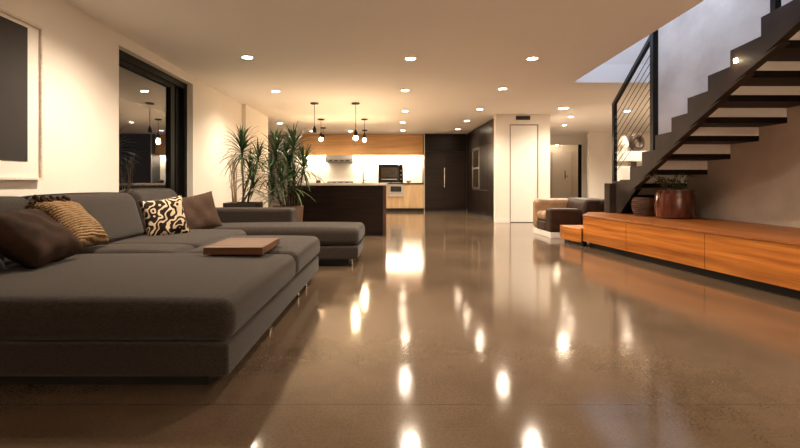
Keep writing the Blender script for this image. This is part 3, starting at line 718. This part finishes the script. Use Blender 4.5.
# ------------------------------------------------------------------ wooden platform bench along the stair wall
def bx(y): return 3.05 + (6.7-y)*0.105
bench = thing('platform_bench', 'long low orange teak platform with front panels along the stair wall', 'bench', (3.9, 4.5, 0))
MB().prism([(bx(6.7)+0.09, 6.68), (3.52, 7.38), (4.498, 7.38), (4.498, 0.6), (bx(0.6)+0.09, 0.6)], 0.0, 0.086).build('plinth', M['plinth'], bench)
MB().prism([(bx(6.7)+0.022, 6.7), (3.46, 7.38), (4.498, 7.38), (4.498, 0.5), (bx(0.5)+0.022, 0.5)], 0.086, 0.444).build('carcass', M['teak'], bench)
MB().prism([(bx(6.7)-0.004, 6.705), (3.45, 7.395), (4.498, 7.395), (4.498, 0.5), (bx(0.5)-0.004, 0.5)], 0.446, 0.472, 0.003).build('top', M['teaktop'], bench)
ys = [6.70, 5.72, 4.52, 2.95, 1.6, 0.5]
for a, b in zip(ys, ys[1:]):
    MB().prism([(bx(a-0.004), a-0.004), (bx(b+0.004), b+0.004), (bx(b+0.004)+0.02, b+0.004), (bx(a-0.004)+0.02, a-0.004)], 0.086, 0.442, 0.002).build('front_panel', M['teak'], bench)
stp = thing('low_step', 'small orange teak step at the end of the platform by the armchair', 'step', (3.15, 7.1, 0))
MB().prism([(2.99, 7.08), (3.06, 6.73), (3.40, 7.33), (3.05, 7.36)], 0.0, 0.06).build('plinth', M['plinth'], stp)
MB().prism([(2.945, 7.12), (3.025, 6.70), (3.425, 7.385), (2.99, 7.40)], 0.06, 0.262, 0.003).build('box', M['teak'], stp)

# ------------------------------------------------------------------ staircase
stair = thing('open_staircase', 'open dark wood staircase with white risers and a sawtooth brown steel stringer', 'staircase', (4.0, 6.9, 0.472))
DS = {-1: 6.95, 0: 6.55, 1: 6.14, 2: 5.74, 3: 5.31, 4: 4.945, 5: 4.55, 6: 4.18, 7: 3.76, 8: 3.40, 9: 3.02, 10: 2.65}
ZB = {-1: 0.70, 0: 0.88, 1: 1.067, 2: 1.256, 3: 1.443, 4: 1.609, 5: 1.775, 6: 1.93, 7: 2.08, 8: 2.24, 9: 2.41, 10: 2.58, 11: 2.75}
def xs(y): return 3.36 + (y-3.74)*0.16
TT = 0.065
for k in range(-1, 11):
    yn, yf = DS[k], (DS[k-1]+0.0 if k > -1 else 7.33)
    MB().prism([(xs(yn)-0.039, yn), (4.498, yn), (4.498, yf+0.019), (xs(yf)-0.039, yf+0.019)], ZB[k], ZB[k]+TT, 0.003).build('tread', M['tread'], stair)
    MB().prism([(xs(yn)-0.038, yn+0.002), (4.495, yn+0.002), (4.495, yn+0.02), (xs(yn)-0.038, yn+0.02)], ZB[k]+TT, ZB[k+1]).build('riser', M['riser'], stair)
MB().prism([(xs(7.1), 7.1), (4.495, 7.1), (4.495, 7.12), (xs(7.1), 7.12)], 0.473, ZB[-1]).build('shade_panel', M['tread'], stair)  # dark sheet standing in for the shade below the lowest treads
def stringer(off, th):
    top = [(7.30, 0.80), (7.30, 0.98)]
    for k in range(0, 11):
        a = DS[k-1]+0.07
        zt = ZB[k]+TT+0.055
        top += [(a, 0.98 if k == 0 else ZB[k-1]+TT+0.055), (a, zt)]
    top += [(DS[10]+0.07, ZB[10]+TT+0.055)]
    # folded plate: the lower edge repeats the steps, its inner corners eased
    low = [(DS[10]+0.07, ZB[10]-0.0)]
    for k in range(10, -1, -1):
        a = DS[k-1]+0.07
        zt = ZB[k]+TT+0.055
        zp = 0.98 if k == 0 else ZB[k-1]+TT+0.055
        low += [(a-0.03, zp-0.165), (a-0.24, zp-0.125)]
    low += [(7.0, 0.473), (7.30, 0.473)]
    A = [(xs(y)-off, y, z) for y, z in top+low]; B = [(xs(y)-off+th, y, z) for y, z in top+low]
    MB().loft(A, B).build('stringer', M['stringer'], stair)
stringer(0.115, 0.075)
MB().box(3.70, 3.87, 7.19, 7.36, 0.473, 0.945, 0.004).build('newel_block', M['stringer'], stair)
# railing
def railx(y): return xs(y)-0.055
py = 7.33; ty = 5.97; uy = 3.74
MB().box(railx(py)-0.055, railx(py)-0.0, py-0.028, py+0.028, 0.946, 2.24).build('post', M['black'], stair)
MB().box(railx(ty)-0.035, railx(ty)+0.035, ty-0.035, ty+0.035, 1.26, 2.97).build('post', M['black'], stair)
MB().box(railx(uy)-0.025, railx(uy)+0.025, uy-0.025, uy+0.025, 2.17, 3.60).build('post', M['black'], stair)
MB().bar((railx(py)-0.028, py+0.03, 2.215), (railx(ty), ty, 2.935), 0.05, 0.06).build('handrail', M['black'], stair)
sl = (2.935-2.215)/(py-ty)
for i in range(9):
    z = 1.10 + i*0.115
    MB().tube([(railx(py)-0.028, py, z), (railx(ty), ty, z+sl*(py-ty))], 0.0048, 6).build('cable', M['black'], stair)
    MB().tube([(railx(py)-0.028, py-0.045, z), (railx(py)-0.028, py-0.027, z)], 0.010, 8).build('cable_fitting', M['chrome'], stair)
sl_ = thing('step_light', 'small glowing wall light set in the stair stringer', 'light', (xs(4.18)-0.117, 4.16, 2.08))
MB().box(-0.006, -0.001, -0.03, 0.03, -0.03, 0.03, 0.002).build('bezel', M['chrome'], sl_, loc=(0, 0, 0))
MB().box(-0.010, -0.006, -0.02, 0.02, -0.02, 0.02).build('lens', M['steplens'], sl_, loc=(0, 0, 0))
point('step_lamp', (xs(4.18)-0.16, 4.16, 2.08), 0.28, 0.015, (1.0, 0.75, 0.45), sl_)

# pots on the platform
pa = thing('ribbed_pot', 'matt brown ribbed clay pot on the teak platform, left of the glazed pot', 'pot', (3.885, 6.55, 0.472))
prof = [(0, 0.472), (0.13, 0.472)]
for i in range(37):
    u = i/36; prof.append((0.135+0.035*math.sin(u*2.4)+0.007*(i % 4 in (1, 2)), 0.475+0.26*u))
prof += [(0.152, 0.745), (0.140, 0.745), (0.13, 0.70)]
MB().lathe(prof, 3.885, 6.55, 40).build('pot', M['basket'], pa, True)
MB().lathe([(0, 0.705), (0.138, 0.705), (0.138, 0.69), (0, 0.69)], 3.885, 6.55, 24).build('soil', M['soil'], pa)
pb = thing('glazed_pot', 'round glossy oxblood red pot on the teak platform under the stairs', 'pot', (4.03, 6.12, 0.472))
MB().lathe([(0, 0.472), (0.19, 0.472), (0.215, 0.485), (0.232, 0.56), (0.238, 0.66), (0.232, 0.77), (0.218, 0.83), (0.224, 0.845), (0.222, 0.858), (0.205, 0.858), (0.20, 0.80)], 4.03, 6.12, 48).build('pot', M['glaze'], pb, True)
MB().lathe([(0, 0.815), (0.203, 0.815), (0.203, 0.80), (0, 0.80)], 4.03, 6.12, 24).build('soil', M['soil'], pb)
def small_leaf(bm, p, d, L, w):
    d = Vector(d).normalized(); sd_ = d.cross(Vector((0.1, 0.2, 1))).normalized(); up = sd_.cross(d)
    a, b = Vector(p), Vector(p)+d*L
    m1 = a+d*L*0.45
    v = [bm.verts.new(q) for q in (a, m1+sd_*w+up*w*0.3, b, m1-sd_*w+up*w*0.3, m1)]
    for i, j in ((0, 1), (1, 2), (2, 3), (3, 0)): bm.faces.new((v[i], v[j], v[4]))
pl = thing('leafy_pot_plant', 'small trailing green plant in the glossy oxblood pot', 'plant', (4.0, 6.1, 0.815))
rr = random.Random(9); st, lf, lp = MB(), MB(), MB()
for i in range(26):
    az = rr.uniform(0, 2*PI); rad = rr.uniform(0.06, 0.26)
    bx0, by0 = 4.0+0.1*math.cos(az), 6.1+0.1*math.sin(az)
    lean = (-0.20 if i % 2 else 0.02)
    tip = Vector((4.0+rad*math.cos(az)+lean, 6.05+rad*math.sin(az)*0.6, 0.86+rr.uniform(0.02, 0.19)))
    mid = Vector(((bx0+tip.x)/2, (by0+tip.y)/2, tip.z+0.02))
    pts = [Vector((bx0, by0, 0.81)), mid, tip]
    st.tube(pts, 0.003, 5)
    for j in range(16):
        u = rr.uniform(0.25, 1); p = pts[0].lerp(mid, u*2) if u < 0.5 else mid.lerp(tip, u*2-1)
        small_leaf(lf.bm, p, (rr.uniform(-1, 1), rr.uniform(-1, 1), rr.uniform(-0.4, 0.7)), rr.uniform(0.03, 0.055), 0.010)
for i in range(90):
    az = rr.uniform(0, 2*PI); r_ = rr.uniform(0.12, 0.225)
    small_leaf(lp.bm, (4.03+r_*math.cos(az), 6.12+r_*math.sin(az), 0.855), (math.cos(az)+rr.uniform(-.6, .6), math.sin(az)+rr.uniform(-.6, .6), rr.uniform(-0.1, 0.5)), rr.uniform(0.02, 0.045), 0.007)
st.build('stems', M['stem'], pl); lf.build('foliage', M['leafy'], pl); lp.build('pale_foliage', M['leafpale'], pl)

# ------------------------------------------------------------------ hall: armchair and shelf unit
ch = thing('leather_armchair', 'low brown leather club armchair on a white base behind the platform', 'armchair', (3.5, 8.2, 0))
MB().box(2.97, 4.02, 7.74, 8.60, 0, 0.10, 0.006).build('base', M['whitepaint'], ch)
MB().rquad([(2.96, 7.97), (4.0, 7.97), (4.0, 8.42), (2.96, 8.42)], 0.10, 0.28, 0.03, 0, 6, 3).build('seat_base', M['leather'], ch, 'all')
MB().rquad([(2.95, 7.98), (3.58, 7.98), (3.58, 8.41), (2.95, 8.41)], 0.28, 0.43, 0.06, 0.02, 8, 4).build('seat_cushion', M['leatherlit'], ch, 'all')
MB().rquad([(2.955, 7.73), (3.50, 7.73), (3.50, 7.965), (2.955, 7.965)], 0.10, 0.50, 0.035, 0.01, 8, 4).build('armrest', M['leather'], ch, 'all')
MB().rquad([(2.96, 8.425), (3.75, 8.425), (3.75, 8.66), (2.96, 8.66)], 0.10, 0.645, 0.08, 0.01, 8, 4).build('armrest', M['leatherlit'], ch, 'all')
b = MB().rquad([(3.50, 7.735), (4.06, 7.735), (4.06, 8.66), (3.50, 8.66)], 0.10, 0.665, 0.06, 0.012, 10, 4)
for v in b.bm.verts:
    if v.co.x < 3.8: v.co.x += (v.co.z-0.42)*0.30 if v.co.z > 0.42 else 0
b.build('backrest', M['leather'], ch, 'all')

sh = thing('shelf_unit', 'white open shelf unit standing in the hall behind the stair railing', 'shelf', (5.4, 9.2, 0))
MB().box(4.89, 6.5, 9.0, 9.25, 1.39, 1.59, 0.003).build('top_slab', M['whitepaint'], sh)
MB().box(4.89, 6.5, 9.02, 9.25, 1.20, 1.24).build('shelf_board', M['whitepaint'], sh)
MB().box(4.89, 6.5, 9.02, 9.25, 0.0, 1.2).build('base_cupboard', M['whitepaint'], sh)
for x in (5.6, 6.46):
    MB().box(x, x+0.04, 9.02, 9.25, 1.24, 1.39).build('upright', M['whitepaint'], sh)
rg = MB(); R, r_ = 0.125, 0.048
rings = []
for i in range(36):
    a = 2*PI*i/36; row = []
    for j in range(14):
        b_ = 2*PI*j/14; rad = R + r_*math.cos(b_)
        row.append(rg.bm.verts.new((rad*math.cos(a), r_*1.3*math.sin(b_), rad*math.sin(a))))
    rings.append(row)
for i in range(36):
    for j in range(14):
        rg.bm.faces.new((rings[i][j], rings[(i+1) % 36][j], rings[(i+1) % 36][(j+1) % 14], rings[i][(j+1) % 14]))
ro = rg.build('ring_sculpture', M['ringdark'], None, 'all', loc=(5.24, 9.12, 1.59+0.174)); ro.rotation_euler = (0, 0, 0.25)
tag(ro, 'dark ring shaped sculpture on the white shelf behind the railing', 'sculpture')
va = MB().lathe([(0, 1.59), (0.06, 1.59), (0.085, 1.64), (0.095, 1.72), (0.08, 1.81), (0.05, 1.86), (0.045, 1.90), (0.05, 1.91), (0.04, 1.91), (0.035, 1.86), (0, 1.84)], 4.975, 9.12, 32).build('rounded_vase', M['ceramic'], None, True)
tag(va, 'bright cream rounded vase beside the ring sculpture on the shelf', 'vase')
bxo = MB().box(5.10, 5.22, 9.08, 9.2, 1.24, 1.38, 0.004).build('storage_box', M['islandside'])
tag(bxo, 'small brown box on the board under the shelf top', 'box')
bb = MB().box(4.90, 5.07, 9.03, 9.23, 1.24, 1.29, 0.004).build('book', M['whitepaint'])
tag(bb, 'white book lying on the shelf board beside the brown box', 'book')

# ------------------------------------------------------------------ cool light from upstairs
area('stairwell_skylight', (2.3, 6.3, 5.45), (0, 0, 0), 1.4, 1.4, 46, (0.50, 0.66, 1.0))
# faint light in the vestibule behind the glass door
point('vestibule_lamp', (6.4, 16.1, 2.35), 3.0, 0.06)

# ------------------------------------------------------------------ world and view
wd = bpy.data.worlds.new('night'); sc.world = wd; wd.use_nodes = True
wd.node_tree.nodes['Background'].inputs[0].default_value = (0.003, 0.0028, 0.0028, 1)
wd.node_tree.nodes['Background'].inputs[1].default_value = 1.0
vs = sc.view_settings
vs.view_transform = 'Standard'; vs.look = 'None'; vs.gamma = 1; vs.use_curve_mapping = False
vs.exposure = 1.68
sc.cycles.diffuse_bounces = 8; sc.cycles.max_bounces = 14
